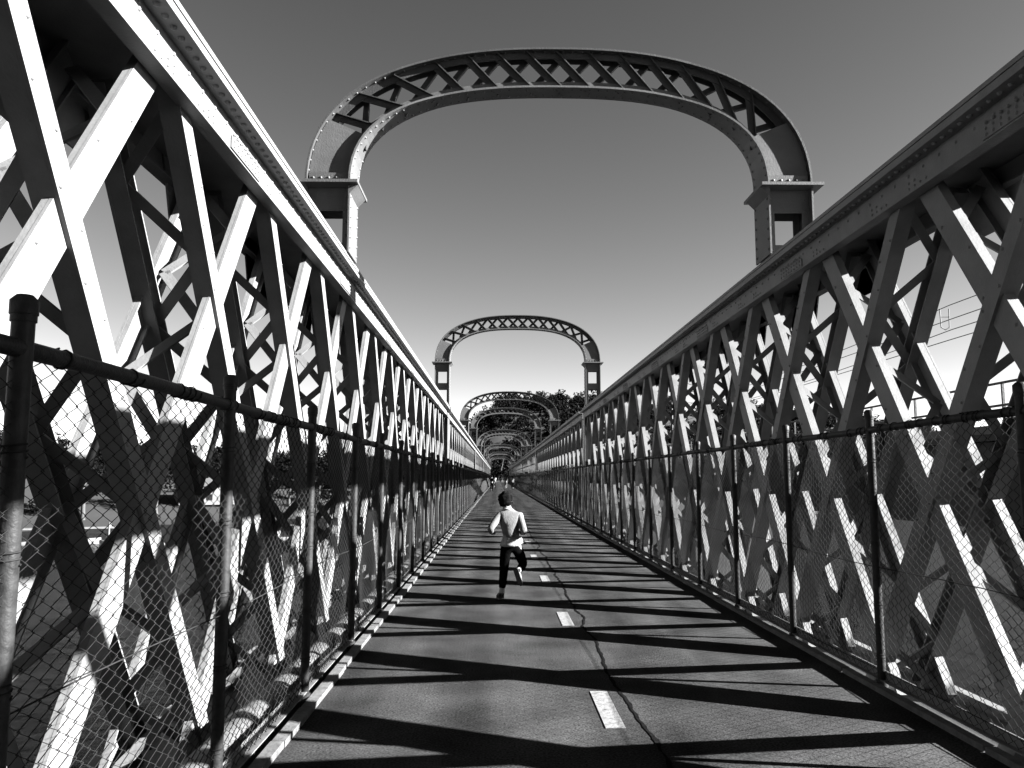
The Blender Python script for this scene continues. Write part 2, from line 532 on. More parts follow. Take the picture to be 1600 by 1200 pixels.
# ------------------------------------------------------------------ portal arches
def make_arch(y, zcap, label, detail):
    a = empty('portal_arch', (XC, y, 3.85), label, 'arch', 'latticed portal arches over the walkway')
    D = .5
    zc = zcap - 3.85
    A0, B0, N0 = 2.70, 1.60, 2.42
    A1, B1, N1 = 2.22, 1.14, 2.6
    def curve(A, B, n, m=400):
        th = np.linspace(0, pi, m)
        c = np.cos(th); s = np.sin(th)
        return np.stack([-A * np.sign(c) * np.abs(c) ** (2 / n), B * np.abs(s) ** (2 / n)], 1)
    co, ci = curve(A0, B0, N0), curve(A1, B1, N1)
    cm = (co + ci) / 2
    sl = np.concatenate([[0], np.cumsum(np.linalg.norm(np.diff(cm, axis=0), axis=1))]); sl /= sl[-1]
    def at(c, s):
        return Vector((np.interp(s, sl, c[:, 0]), 0, zc + np.interp(s, sl, c[:, 1])))
    nseg = 56 if detail < 2 else 32
    # flanges: curved plates + angle legs
    def half(s): return .25 - .115 * min(1, max(0, (min(s, 1 - s) - .02) / .26)) ** .8
    def flange(name, c, out):
        b = MB(); vs = []; fs = []
        S = np.linspace(0, 1, nseg + 1)
        prof = [(-1, 0), (1, 0), (1, .022), (-1, .022)]
        legs = [((-.062, -.075), (-.05, -.075), (-.05, 0), (-.062, 0)), ((.05, -.075), (.062, -.075), (.062, 0), (.05, 0))]
        for pr in [prof] + [list(l) for l in legs]:
            vs = []; fs = []
            for i, s in enumerate(S):
                p = at(c, s); q = at(c, min(s + .004, 1)) - at(c, max(s - .004, 0)); q.normalize()
                nrm = Vector((-q.z, 0, q.x))            # outward (up at crown)
                hw = half(s)
                for (yy, h) in pr:
                    if abs(yy) == 1: yy *= hw
                    hh = h if out > 0 else -h
                    vs.append(p + Vector((0, yy, 0)) + nrm * (hh - (.022 if out > 0 else -.022)))
            for i in range(nseg):
                for k in range(4):
                    fs.append((i*4 + k, i*4 + (k+1) % 4, (i+1)*4 + (k+1) % 4, (i+1)*4 + k))
            fs += [(3, 2, 1, 0), (nseg*4, nseg*4+1, nseg*4+2, nseg*4+3)]
            b.add(vs, fs)
        if detail == 0 or detail == 1:
            nr = 62
            for i in range(nr):
                s = (i + .5) / nr
                p = at(c, s); q = at(c, min(s + .004, 1)) - at(c, max(s - .004, 0)); q.normalize()
                nrm = Vector((-q.z, 0, q.x)) * (-1 if out > 0 else 1)
                for yy in (.06 - half(s), half(s) - .06):
                    b.rivet(p + Vector((0, yy, 0)) + nrm * .022, nrm, .017)
                    b.rivet(p + Vector((0, yy, 0)), -nrm, .015)
        b.build(name, M['arch_shaded' if out > 0 and detail < 2 else 'arch'], a)
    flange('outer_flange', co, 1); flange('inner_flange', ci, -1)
    # lattice of crossed angles: where each bar meets the outer and the inner curve (share of half span)
    s0, s1 = .098, .902
    FO = (-.91, -.825, -.69, -.52, -.387, -.27, -.15, -.03, .10, .23, .354, .48, .633, .778)
    FI = (-.89, -.743, -.605, -.462, -.30, -.138, .012, .153, .318, .465, .618, .77, .884, .963)
    def onx(A, B, n, f): return Vector((f * A, 0, zc + B * (1 - abs(f) ** n) ** (1 / n)))
    web = MB()
    for fo, fi in zip(FO, FI):
        for fam in (0, 1):
            m_ = 1 if fam == 0 else -1
            p, q = onx(A0, B0, N0, fo * m_), onx(A1, B1, N1, fi * m_)
            d = (q - p).normalized(); p = p + d * .03; q = q - d * .02
            yy = -.048 if fam == 0 else .048
            b = MB() if detail < 2 else web
            b.beam(p + Vector((0, yy, 0)), q + Vector((0, yy, 0)), .072, .012, (0, 1, 0))
            if detail < 2:
                nn = d.cross(Vector((0, 1, 0)))
                b.beam(p + Vector((0, yy - .0275, 0)) + nn * .032, q + Vector((0, yy - .0275, 0)) + nn * .032, .010, .043, (0, 1, 0))
                b.build('lattice_bar', M['arch_shaded'], a)
    if detail == 2: web.build('lattice_web', M['arch_shaded'], a)
    # solid plates at the springings, caps, legs
    for sg in (0, 1):
        b = MB(); vs = []; fs = []
        S = np.linspace(.004, s0 + .012, 12) if sg == 0 else np.linspace(.996, s1 - .012, 12)
        for s in S:
            f = .5
            p, q = at(co, s), at(ci, s)
            d = (q - p).normalized()
            p = p + d * .03; q = q - d * .03
            g_ = half(s) - .055
            vs += [p + Vector((0, -g_, 0)), q + Vector((0, -g_, 0)), p + Vector((0, .012 - g_, 0)), q + Vector((0, .012 - g_, 0))]
        for i in range(11):
            k = i * 4
            fs += [(k, k+1, k+5, k+4), (k+2, k+6, k+7, k+3), (k, k+4, k+6, k+2), (k+1, k+3, k+7, k+5)]
        fs += [(0, 2, 3, 1), (44, 45, 47, 46)]
        b.add(vs, fs)
        sx = -1 if sg == 0 else 1
        b.add([(x_, -y_, z_) for (x_, y_, z_) in vs], fs)
        b.box(sx * 2.25, sx * 2.66, -.215, -.205, zc + .022, zc + .13)
        for i in range(5):
            b.rivet((sx * (2.29 + i * .082), -.215, zc + .075), (0, -1, 0), .016)
            b.rivet((sx * (2.27 + i * .092), -.285, zc + .02), (0, 0, 1), .02)
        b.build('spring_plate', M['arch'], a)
        b = MB(); b.box(sx * 2.13, sx * 2.79, -.33, .33, zc - .012, zc + .02)
        b.build('cap_plate', M['arch'], a)
        L0 = .0 ; top = zc - .0125
        lg = MB()
        for h0, h1 in ((2.22, 2.238), (2.682, 2.70)):
            lg.box(sx * h0, sx * h1, -D/2, D/2, L0, top)
        for yy in (-.145, .133):
            for h0, h1 in ((2.2385, 2.31), (2.61, 2.6815)):
                lg.box(sx * h0, sx * h1, yy, yy + .012, L0, top)
            segs = [(top - .25, top)]
            zz = top - .25 - .40
            while zz > .1:
                segs.append((zz - .2, zz)); zz -= .60
            segs.append((0, .12))
            for z0_, z1_ in segs:
                if z1_ - z0_ > .02:
                    lg.box(sx * 2.3105, sx * 2.6095, yy + .001, yy + .011, max(z0_, 0), z1_)
        if detail < 2:
            z = .06
            while z < top - .03:
                for yy in (-.2, .2):
                    lg.rivet((sx * 2.22, yy, z), (-sx, 0, 0), .017)
                z += .11
            z = .06
            while z < top - .03:
                lg.rivet((sx * 2.275, -.145, z), (0, -1, 0), .014); lg.rivet((sx * 2.645, -.145, z), (0, -1, 0), .014); z += .14
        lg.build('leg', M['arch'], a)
        # moulding under the cap on the walkway side
        b = MB(); x0 = sx * 2.2195; x1 = sx * 2.135
        b.add([(x0, -.25, zc - .10), (x0, .25, zc - .10), (x0, .25, zc - .013), (x0, -.25, zc - .013), (x1, -.25, zc - .013), (x1, .25, zc - .013)],
              [(0, 1, 5, 4), (0, 4, 3), (1, 2, 5), (2, 3, 4, 5), (0, 3, 2, 1)])
        b.build('cap_moulding', M['arch'], a)
    return a
n_arch = 12
names = ['nearest', 'second', 'third', 'fourth', 'fifth', 'sixth', 'seventh', 'eighth', 'ninth', 'tenth', 'eleventh', 'farthest']
for i in range(n_arch):
    yy = 8.70 + PITCH * i
    if yy > END_Y: continue
    lab = 'large riveted arch on short legs, nearest the camera' if i == 0 else \
          'latticed arch on tall legs framed inside the nearest arch' if i == 1 else \
          '%s arch from the camera, on %s legs' % (names[i], 'short' if i % 2 == 0 else 'tall')
    make_arch(yy, 4.585 if i % 2 == 0 else 5.22, lab, 0 if i == 0 else 1 if i < 3 else 2)

# ------------------------------------------------------------------ railway viaduct on the right
vd = empty('railway_viaduct', (13, -40, -9), 'grey concrete railway viaduct with handrail, parallel on the right', 'bridge')
VO = 9.0
LEN = 300
b = MB(); b.box(.35, 8.6, 0, LEN, VO + .10, VO + 2.45); b.build('girder', M['concrete'], vd)
b = MB(); b.box(0, 9, 0, LEN, VO + 2.46, VO + 2.63); b.build('deck_slab', M['concrete'], vd)
b = MB(); b.box(-.03, .12, 0, LEN, VO + 2.635, VO + 2.86); b.build('kerb_beam', M['pale_concrete'], vd)
b = MB()
for z in (3.36, 3.94): b.tube([(.06, y, VO + z) for y in np.linspace(0, LEN, 60)], .035, 8)
b.build('handrail', M['kerb'], vd)
b = MB(); b.box(.03, .09, -.03, .03, VO + 2.86, VO + 3.92); rp = b.mesh('rail_post', M['kerb'])
for i in range(100): link('rail_post', rp, vd, (0, 40 + i * 1.5, 0))
b = MB()
for i in range(100, 170): b.box(.03, .09, 40 + i*1.5 - .03, 40 + i*1.5 + .03, VO + 2.86, VO + 3.92)
b.build('far_rail_posts', M['kerb'], vd)['kind'] = 'stuff'
for i in range(7):
    b = MB(); b.box(1.5, 7.2, 22 + i * 40 - 1, 22 + i * 40 + 1, -1, VO + .095); b.build('viaduct_pier', M['concrete'], vd)
for i, yy in enumerate((64, 100, 140)):
    m_ = empty('catenary_mast', (13.6, yy, 2.63), ['thin overhead line mast on the viaduct, nearest of the three', 'overhead line mast in the middle of the three on the viaduct', 'farthest overhead line mast on the viaduct'][i], 'mast', 'overhead line masts on the viaduct')
    b = MB(); b.tube([(0, 0, 0), (0, 0, 7.4)], [.11, .075], 8); b.build('pole', M['dark_steel'], m_)
    b = MB()
    b.tube([(0, 0, 5.2), (2.6, 0, 5.75)], .03, 6); b.tube([(0, 0, 6.6), (2.6, 0, 5.75)], .025, 6); b.tube([(2.6, 0, 5.75), (2.7, 0, 4.6)], .02, 6); b.tube([(0, 0, 4.7), (3.2, 0, 4.62)], .02, 6)
    b.build('cantilever_arm', M['dark_steel'], m_)
    b = MB(); b.tube([(.25, 0, 5.25), (.6, 0, 5.33)], .06, 8); b.build('insulator', M['kerb'], m_)
for i, (x, zz) in enumerate(((16.2, 7.66), (16.3, 7.16), (16.25, 6.78), (16.2, 6.40))):
    b = MB()
    pts = []
    for y in np.linspace(2, 230, 120):
        ph = ((y - 28) / 39.0) % 1.0
        pts.append((0, y, -(.28 if i in (0, 2) else .04) * 4 * ph * (1 - ph)))
    b.tube(pts, .016, 4)
    o = b.build('overhead_wire', M['dark_steel'], None, (x, 0, zz))
    tag(o, ['topmost of the four overhead wires beyond the right truss', 'second overhead wire from the top beyond the right truss', 'third overhead wire from the top beyond the right truss', 'lowest of the four overhead wires beyond the right truss'][i], 'wire', 'overhead railway wires')
b = MB()
b.tube([(-.12, 0, .35), (-.10, 0, -.35)], .02, 5); b.tube([(.22, 0, .35), (.20, 0, -.35)], .02, 5)
b.tube([(-.10, 0, -.33), (.05, 0, -.42), (.20, 0, -.33)], .02, 5); b.tube([(-.13, 0, .05), (.23, 0, .05)], .014, 5)
tag(b.build('wire_hanger', M['dark_steel'], None, (16.22, 29.3, 7.25)), 'small looped hanger clamping the two upper overhead wires', 'wire hanger')

# ------------------------------------------------------------------ water, banks
b = MB(); b.add([(-3000, -3000, 0), (3000, -3000, 0), (3000, 5000, 0), (-3000, 5000, 0)], [(0, 1, 2, 3)])
tag(b.build('river', M['water'], None, (0, 0, -8.0)), kind='structure')

def shore(x):
    l = 214 - 1.15 * max(0, -x - 30) * (1 if x > -95 else 1)
    if x < -95: l = 214 - 1.15 * 65 - .55 * (-x - 95)
    return max(l, -60) + 6 * noise.noise(Vector((x * .03, 0, 0))) + (0 if x < 60 else .2 * (x - 60))
def smooth(a, b_, t):
    t = min(max((t - a) / (b_ - a), 0), 1); return t * t * (3 - 2 * t)
def ridge(x):
    if x > 0:
        return 39 + 5 * noise.noise(Vector((x * .012, 3, 0))) - 22 * smooth(110, 300, x)
    return 39 - 33 * smooth(-6, 36, -x) + 9 * smooth(90, 260, -x)
def ground(x, y):
    s = y - shore(x)
    if s < -6: return -10.5
    if s < 0: return -10.5 + 2.7 * smooth(-6, 0, s)
    h = -7.8 + 1.2 * smooth(0, 4, s) + 5 * smooth(4, 50, s) + ridge(x) * smooth(40, 230, s) + 1.2 * noise.noise(Vector((x * .03, y * .03, 0)))
    if abs(x - .7) < 12 and y < 330:      # path runs off the bridge through a cutting
        k = 1 - smooth(3.5, 12, abs(x - .7))
        k *= 1 - smooth(270, 330, y)
        h = h * (1 - k) + (-.35) * k
    return h
xs = np.concatenate([np.linspace(-900, -130, 30), np.linspace(-120, 120, 61), np.linspace(130, 900, 30)])
ys = np.concatenate([np.linspace(-90, 170, 27), np.linspace(174, 330, 40), np.linspace(345, 1200, 30)])
vs = [(x, y, ground(x, y)) for y in ys for x in xs]
nx = len(xs); fs = [(j*nx+i, j*nx+i+1, (j+1)*nx+i+1, (j+1)*nx+i) for j in range(len(ys)-1) for i in range(nx-1)]
b = MB(); b.add(vs, fs, True); tag(b.build('riverbank', M['soil']), kind='structure')

# ------------------------------------------------------------------ trees
def leaf_cloud(b, centers, nleaf, size, seed):
    r = np.random.default_rng(seed)
    for (c, rad) in centers:
        n = max(6, int(nleaf * rad[0] * rad[2]))
        d = r.normal(size=(n, 3)); d /= np.linalg.norm(d, axis=1)[:, None]
        rr = r.uniform(.35, 1.08, (n, 1)) ** .6
        p = np.array(c) + d * rr * np.array(rad)
        a = r.normal(size=(n, 3)); a /= np.linalg.norm(a, axis=1)[:, None]
        q = np.cross(a, r.normal(size=(n, 3))); q /= np.linalg.norm(q, axis=1)[:, None]
        s = size * r.uniform(.55, 1.35, (n, 1))
        for i in range(n):
            P, A, Q = p[i], a[i] * s[i], q[i] * s[i] * .6
            b.add([P - A, P - Q, P + A, P + Q], [(0, 1, 2, 3)])

def tree_parts(h, w, seed, leaf=.30, dens=26, kind='gum'):
    """returns (trunk MB, crown MB): tapered trunk with limbs, crown of leaf faces in clumps"""
    r = random.Random(seed)
    tr = MB(); cr = MB()
    lean = (r.uniform(-.08, .08), r.uniform(-.08, .08))
    tp = [(lean[0]*h*t*t + .03*h*noise.noise(Vector((seed, t*3, 0))), lean[1]*h*t*t + .03*h*noise.noise(Vector((seed, t*3, 7))), h*.8*t - .4) for t in np.linspace(0, 1, 8)]
    tr.tube(tp, [max(.035*h*(1 - .85*t), .03) for t in np.linspace(0, 1, 8)], 7)
    cl = []
    nl = r.randint(7, 10)
    for k in range(nl):
        t = r.uniform(.32, .98) if kind == 'gum' else r.uniform(.15, .95)
        base = Vector(tp[min(int(t * 7), 7)])
        an = k * 2.4 + r.uniform(-.4, .4)
        ln = w * r.uniform(.45, 1.0) * (1.15 - .6 * t)
        tip = base + Vector((cos(an) * ln, sin(an) * ln, h * r.uniform(.08, .2)))
        mid = (base + tip) / 2 + Vector((0, 0, h * .03))
        tr.tube([base, mid, tip], [.012*h, .008*h, .003*h], 5)
        rr = w * r.uniform(.28, .46)
        cl.append((tuple(tip), (rr, rr, rr * r.uniform(.55, .8))))
        if r.random() < .7:
            cl.append((tuple(mid + Vector((r.uniform(-.5, .5), r.uniform(-.5, .5), .5))), (rr*.7, rr*.7, rr*.5)))
    top = Vector(tp[-1]); cl.append((tuple(top + Vector((0, 0, h*.1))), (w*.38, w*.38, h*.12)))
    leaf_cloud(cr, cl, dens, leaf, seed)
    return tr, cr
KINDS = []
for s, (h, w, mk, kd) in enumerate(((13, 4.6, 'leaf_dark', 'gum'), (16, 5.0, 'leaf_mid', 'gum'), (10, 4.4, 'leaf_dark', 'bush'), (12, 4.4, 'leaf_light', 'gum'))):
    tr, cr = tree_parts(h, w, 11 + s * 7, .34, 30, kd)
    KINDS.append((tr.mesh('trunk', M['bark']), cr.mesh('crown', M[mk])))
def place_tree(x, y, kind, sc, label, group):
    t = empty('tree', (x, y, ground(x, y)), label, 'tree', group)
    t.rotation_euler = (0, 0, random.uniform(0, 6.28)); t.scale = (sc * random.uniform(.9, 1.1), sc * random.uniform(.9, 1.1), sc)
    link('trunk', KINDS[kind][0], t); link('crown', KINDS[kind][1], t)
# trees closing the far end of the walkway
ends = [(-5.2, 217, 0, .8), (6.4, 218, 2, .95), (-7.5, 223, 2, 1.0), (8.6, 226, 0, 1.0), (-4.9, 231, 3, .75), (5.9, 236, 2, .9), (-8.5, 240, 1, .9),
        (9.5, 243, 1, .95), (-5.8, 250, 2, 1.0), (6.3, 256, 0, .95), (1.2, 276, 2, 1.1), (-3.0, 281, 0, 1.0), (4.6, 284, 1, .9), (-11.5, 229, 0, .95), (12.5, 232, 0, 1.05)]
for i, (x, y, k, s) in enumerate(ends):
    where = 'closing the view at the end of the walkway' if abs(x) < 5 and y > 270 else 'on the %s of the path beyond the far end of the bridge' % ('left' if x < 0 else 'right')
    place_tree(x, y, k, s, 'dark bushy tree ' + where, 'trees round the far end of the bridge')
# left bank trees
for i in range(34):
    x = -34 - i * 5.6 + random.uniform(-2, 2)
    y = shore(x) + random.uniform(7, 26)
    k = random.choice((0, 1, 1, 3, 2))
    place_tree(x, y, k, random.uniform(.75, 1.25), ['dark', 'tall mid toned', 'low dark bushy', 'pale leaved'][k] + ' tree on the left river bank seen through the left truss', 'trees on the left river bank')
# wooded hill: one mass
def blob_tree_mesh(nm, h, w, seed, mk, leaf):
    tr, cr = tree_parts(h, w, seed, leaf, 9, 'bush')
    return tr, cr
def forest():
    protos = []
    for s, mk in ((101, 0), (102, 0), (103, 1)):
        tr, cr = tree_parts(10, 4.8, s, .42, 24, 'bush')
        protos.append((np.array(cr.v), np.array(cr.f)))
    V = []; F = []; base = 0; n = 0
    r = np.random.default_rng(5)
    tries = 0
    while n < 1250 and tries < 30000:
        tries += 1
        x = r.uniform(-260, 300); y = r.uniform(235, 470)
        s_ = y - shore(x)
        if s_ < 22 or s_ > 262 or (abs(x - .7) < 13 and y < 300): continue
        if s_ < 120 and r.random() < .2: continue
        v, f = protos[r.integers(3)]
        sc = r.uniform(.65, 1.2); an = r.uniform(0, 6.28)
        R_ = np.array([[cos(an), -sin(an), 0], [sin(an), cos(an), 0], [0, 0, 1]])
        vv = (v * np.array([sc * 1.05, sc * 1.05, sc])) @ R_.T + np.array([x, y, ground(x, y) - 1.0])
        V.append(vv); F.append(f + base); base += len(v); n += 1
    V = np.concatenate(V); F = np.concatenate(F)
    me = bpy.data.meshes.new('hill_wood')
    me.vertices.add(len(V)); me.vertices.foreach_set('co', V.ravel())
    me.loops.add(F.size); me.loops.foreach_set('vertex_index', F.ravel().astype(np.int32))
    me.polygons.add(len(F)); me.polygons.foreach_set('loop_start', np.arange(0, F.size, 4, dtype=np.int32))
    me.materials.append(M['leaf_dark']); me.update(calc_edges=True)
    tag(link('hill_wood', me), 'dark wooded hillside rising behind the far end of the bridge', 'wood', None, 'stuff')
forest()

# ------------------------------------------------------------------ boats, jetty, houses on the left bank
def boat(x, y, rz, L_, label, mast):
    o = empty('moored_boat', (x, y, -8.0), label, 'boat', 'boats moored off the left bank'); o.rotation_euler = (0, 0, rz)
    b = MB(); vs = []; fs = []; n = 12
    for i in range(n + 1):
        t = i / n; xx = (t - .5) * L_
        wd = L_ * .16 * (1 - max(0, t - .45) ** 2 * 3.3) if t > .45 else L_ * .16 * (.86 + .14 * t / .45)
        wd = max(wd, .02); sh = .55 + .35 * t * t
        vs += [(xx, -wd, sh), (xx, -wd * .75, -.25), (xx, wd * .75, -.25), (xx, wd, sh)]
    for i in range(n):
        k = i * 4
        fs += [(k, k+4, k+5, k+1), (k+1, k+5, k+6, k+2), (k+2, k+6, k+7, k+3), (k+3, k+7, k+4, k)]
    fs += [(0, 1, 2, 3), (n*4, n*4+3, n*4+2, n*4+1)]
    b.add(vs, fs, True); b.build('hull', M['boat'], o)
    b = MB(); b.add([(-.18*L_, -.1*L_, .58), (.16*L_, -.09*L_, .62), (.16*L_, .09*L_, .62), (-.18*L_, .1*L_, .58), (-.16*L_, -.085*L_, 1.55), (.07*L_, -.075*L_, 1.55), (.07*L_, .075*L_, 1.55), (-.16*L_, .085*L_, 1.55)],
                    [(4,5,6,7),(0,1,5,4),(1,2,6,5),(2,3,7,6),(3,0,4,7)]); c = b.build('cabin', M['boat'], o)
    b = MB(); b.box(-.14*L_, .05*L_, -.098*L_, .098*L_, 1.05, 1.36); b.build('cabin_window', M['boat_dark'], c)
    if mast:
        b = MB(); b.tube([(.04*L_, 0, 1.5), (.04*L_, 0, 1.5 + L_ * 1.05)], .06, 6); b.tube([(.04*L_, 0, 2.3), (-.35*L_, 0, 2.3)], .05, 6); b.build('mast', M['boat'], o)
boat(-62, 120, .35, 10.5, 'white cabin cruiser moored beyond the left fence, nearest the bridge', False)
boat(-95, 108, -.2, 9, 'white sailing boat moored off the left bank with a mast', True)
boat(-70, 88, 2.8, 8, 'small white motor boat out on the water at far left', False)
boat(-44, 150, .2, 9, 'white boat moored near the jetty on the left', True)
for i in range(6):
    boat(-30 - i * 7.5, 128 - i * 9 + (i % 2) * 14, .3 + i * .7, 7.5 + (i % 3), ['small white boat moored closest to the left truss', 'white boat second out from the left truss', 'white boat third out from the left truss',
         'white boat fourth out from the left truss', 'white boat fifth out from the left truss', 'white boat at the outer end of the moorings'][i], i % 2 == 0)
j = empty('jetty', (-70, 140, -8), 'pale timber jetty reaching out from the left bank', 'jetty'); j.rotation_euler = (0, 0, .35)
b = MB(); b.box(-12, 12, -1.2, 1.2, 1.05, 1.25); b.build('jetty_deck', M['pale_concrete'], j)
for i in range(10):
    b = MB(); b.tube([(-11 + (i // 2) * 5.4, -1.1 if i % 2 else 1.1, -1), (-11 + (i // 2) * 5.4, -1.1 if i % 2 else 1.1, 2.0)], .16, 8); b.build('pile', M['timber'], j)
def house(x, y, rz, w, d, h, label):
    o = empty('house', (x, y, ground(x, y) - .3), label, 'house', 'houses on the left bank'); o.rotation_euler = (0, 0, rz)
    b = MB(); b.box(-w/2, w/2, -d/2, d/2, 0, h); wl = b.build('wall', M['render'], o)
    b = MB(); r_ = .5
    b.add([(-w/2-r_, -d/2-r_, h+.01), (w/2+r_, -d/2-r_, h+.01), (w/2+r_, d/2+r_, h+.01), (-w/2-r_, d/2+r_, h+.01), (-w/2+d*.35, 0, h+d*.28), (w/2-d*.35, 0, h+d*.28)],
          [(0,1,5,4), (1,2,5), (2,3,4,5), (3,0,4), (3,2,1,0)]); b.build('roof', M['roof'], o)
    for i in range(3):
        b = MB(); xx = -w/2 + (i + .5) * w / 3; b.box(xx - .7, xx + .7, -d/2 - .04, -d/2 + .02, 1.0, 2.4); b.build('window', M['boat_dark'], o)
house(-68, 196, .5, 13, 8, 4.2, 'white rendered house among trees on the left bank')
house(-104, 165, .7, 11, 8, 5.4, 'tall white house on the left bank, left of the other house')
house(-140, 150, .6, 14, 9, 4.4, 'long low white house farthest along the left bank')

# ------------------------------------------------------------------ people
def skin_mesh(name, verts, edges, radii, m, root=0, sub=1):
    me = bpy.data.meshes.new(name); me.from_pydata(verts, edges, [])
    o = bpy.data.objects.new(name + '_tmp', me); COL.objects.link(o)
    md = o.modifiers.new('Skin', 'SKIN'); md.use_smooth_shade = True
    for i, sv in enumerate(me.skin_vertices[0].data):
        r = radii[i]; sv.radius = r if isinstance(r, tuple) else (r, r); sv.use_root = (i == root)
    if sub:
        ss = o.modifiers.new('Sub', 'SUBSURF'); ss.levels = sub; ss.render_levels = sub
    dg = bpy.context.evaluated_depsgraph_get()
    me2 = bpy.data.meshes.new_from_object(o.evaluated_get(dg))
    bpy.data.objects.remove(o); bpy.data.meshes.remove(me)
    me2.name = name; me2.materials.clear(); me2.materials.append(m)
    me2.polygons.foreach_set('use_smooth', [True] * len(me2.polygons)); me2.update()
    return me2
class Sk:
    def __init__(s): s.v = []; s.e = []; s.r = []
    def add(s, p, r, par=None):
        s.v.append(tuple(p)); s.r.append(r); i = len(s.v) - 1
        if par is not None: s.e.append((par, i))
        return i
    def chain(s, pts, rs, par):
        for p, r in zip(pts, rs): par = s.add(p, r, par)
        return par
def lerp(a, b_, t): return tuple(a[i] + (b_[i] - a[i]) * t for i in range(3))

def person(loc, label, J, H, top_m, leg_m, top_long=True, group=None, scale=1.0, hair=True, bag=None, sock=True, hem=False):
    """J: joints in metres relative to loc; H: stature used for limb radii"""
    k = H / 1.36
    o = empty('person', loc, label, 'person', group)
    s = Sk()
    pel = s.add(J['pelvis'], .092*k)
    sp = s.add(J['spine'], .088*k, pel); ch = s.add(J['chest'], (.105*k, .085*k), sp); nk = s.add(J['neck'], .042*k, ch)
    hd = J['head']
    h1 = s.add(lerp(J['neck'], hd, .55), .062*k, nk); h2 = s.add(hd, (.078*k, .088*k), h1)
    h3 = s.add((hd[0], hd[1], hd[2] + .062*k), .066*k, h2)
    for sd in 'LR':
        a = s.add(J['sho'+sd], .047*k, ch); a = s.chain([lerp(J['sho'+sd], J['elb'+sd], .5), J['elb'+sd], lerp(J['elb'+sd], J['wri'+sd], .5), J['wri'+sd]], [.04*k, .034*k, .03*k, .021*k], a)
        w = Vector(J['wri'+sd]); d = (w - Vector(J['elb'+sd])).normalized()
        side = d.cross(Vector((0, 0, 1))).normalized() if abs(d.z) < .9 else Vector((0, 1, 0))
        dn = d.cross(side)
        palm = w + d * .045*k
        pi_ = s.add(palm, (.026*k, .014*k), a)
        for f in range(4):
            o_ = side * ((f - 1.5) * .0145*k); L = (.05, .058, .054, .042)[f] * k
            q1 = palm + d * .02*k + o_; q2 = q1 + d * L * .45 - dn * .008*k; q3 = q2 + d * L * .3 - dn * L * .35
            s.chain([q1, q2, q3], [.0085*k, .0078*k, .0062*k], pi_)
        th = side * (.02*k)
        s.chain([w + d * .025*k + th * 1.3, w + d * .055*k + th * 1.9 - dn * .01*k], [.0095*k, .0075*k], a)
        l = s.add(J['hip'+sd], .068*k, pel)
        l = s.chain([lerp(J['hip'+sd], J['kne'+sd], .5), J['kne'+sd], lerp(J['kne'+sd], J['ank'+sd], .4), J['ank'+sd]], [.06*k, .046*k, .043*k, .027*k], l)
        s.chain([lerp(J['ank'+sd], J['toe'+sd], .55), J['toe'+sd]], [.028*k, .02*k], l)
    body = link('body', skin_mesh('body', s.v, s.e, s.r, M['skin'], 0, 1), o)
    # face: nose, ears, eyes (child parts)
    fx, fy, fz = hd
    b = MB(); b.blob((fx, fy + .088*k, fz - .012*k), .012*k, .018*k, .018*k, 8, 6)
    for e in (-1, 1): b.blob((fx + e*.079*k, fy, fz - .005*k), .009*k, .02*k, .03*k, 8, 6)
    b.build('ears_and_nose', M['skin'], o)
    for e in (-1, 1):
        b = MB(); b.blob((fx + e*.03*k, fy + .078*k, fz + .012*k), .011*k, .008*k, .007*k, 8, 6); b.build('eye', M['eye'], o)
    b = MB(); b.blob((fx, fy + .078*k, fz - .045*k), .022*k, .008*k, .006*k, 8, 6); b.build('mouth', M['eye'], o)
    if hair:
        b = MB(); b.blob((fx, fy - .012*k, fz + .03*k), .092*k, .098*k, .088*k, 22, 16, .22, fx * 9)
        b.blob((fx, fy - .035*k, fz - .01*k), .083*k, .07*k, .075*k, 18, 12, .25, 4)
        b.build('hair', M['hair'], o)
    # top
    s = Sk(); g = 1.16
    a0 = s.add(lerp(J['pelvis'], J['spine'], .15), (.112*k, .105*k)); a1 = s.add(J['spine'], (.110*k, .098*k), a0)
    c = s.add(J['chest'], (.122*k, .095*k), a1); s.add(lerp(J['chest'], J['neck'], .72), .058*k, c)
    for sd in 'LR':
        a = s.add(J['sho'+sd], .056*k, c)
        end = .96 if top_long else .0
        pts = [lerp(J['sho'+sd], J['elb'+sd], .5), J['elb'+sd]]; rs = [.050*k, .045*k]
        if top_long: pts += [lerp(J['elb'+sd], J['wri'+sd], .5), lerp(J['elb'+sd], J['wri'+sd], .93)]; rs += [.04*k, .033*k]
        else: pts = [lerp(J['sho'+sd], J['elb'+sd], .7)]; rs = [.05*k]
        s.chain(pts, rs, a)
    link('top', skin_mesh('top', s.v, s.e, s.r, top_m, 0, 2), o)
    if hem:
        b = MB(); p = Vector(lerp(J['pelvis'], J['spine'], .05)); n = 22
        vs = []; fs = []
        for r_, (dz, f) in enumerate(((.05, 1.0), (.0, 1.13), (-.035, 1.2), (-.03, 1.12))):
            for i in range(n):
                an = 2*pi*i/n; wv = 1 + .06 * sin(an * 3 + 1) + .04 * sin(an * 5)
                vs.append((p.x + .122*k*f*wv*cos(an), p.y + .112*k*f*wv*sin(an), p.z + dz + .02*cos(an) + .012*sin(an*2 + 1)))
        for r_ in range(3):
            for i in range(n): fs.append((r_*n+i, r_*n+(i+1) % n, (r_+1)*n+(i+1) % n, (r_+1)*n+i))
        b.add(vs, fs, True); b.build('shirt_hem', M['shirt'], o)
        # collar of the undershirt
        b = MB(); q = Vector(J['neck']); b.tube([(q.x + .056*k*cos(t), q.y + .054*k*sin(t), q.z - .012*k - .012*sin(t)) for t in np.linspace(0, 2*pi, 20)], .014*k, 8, cap=False); b.build('collar', M['shirt'], o)
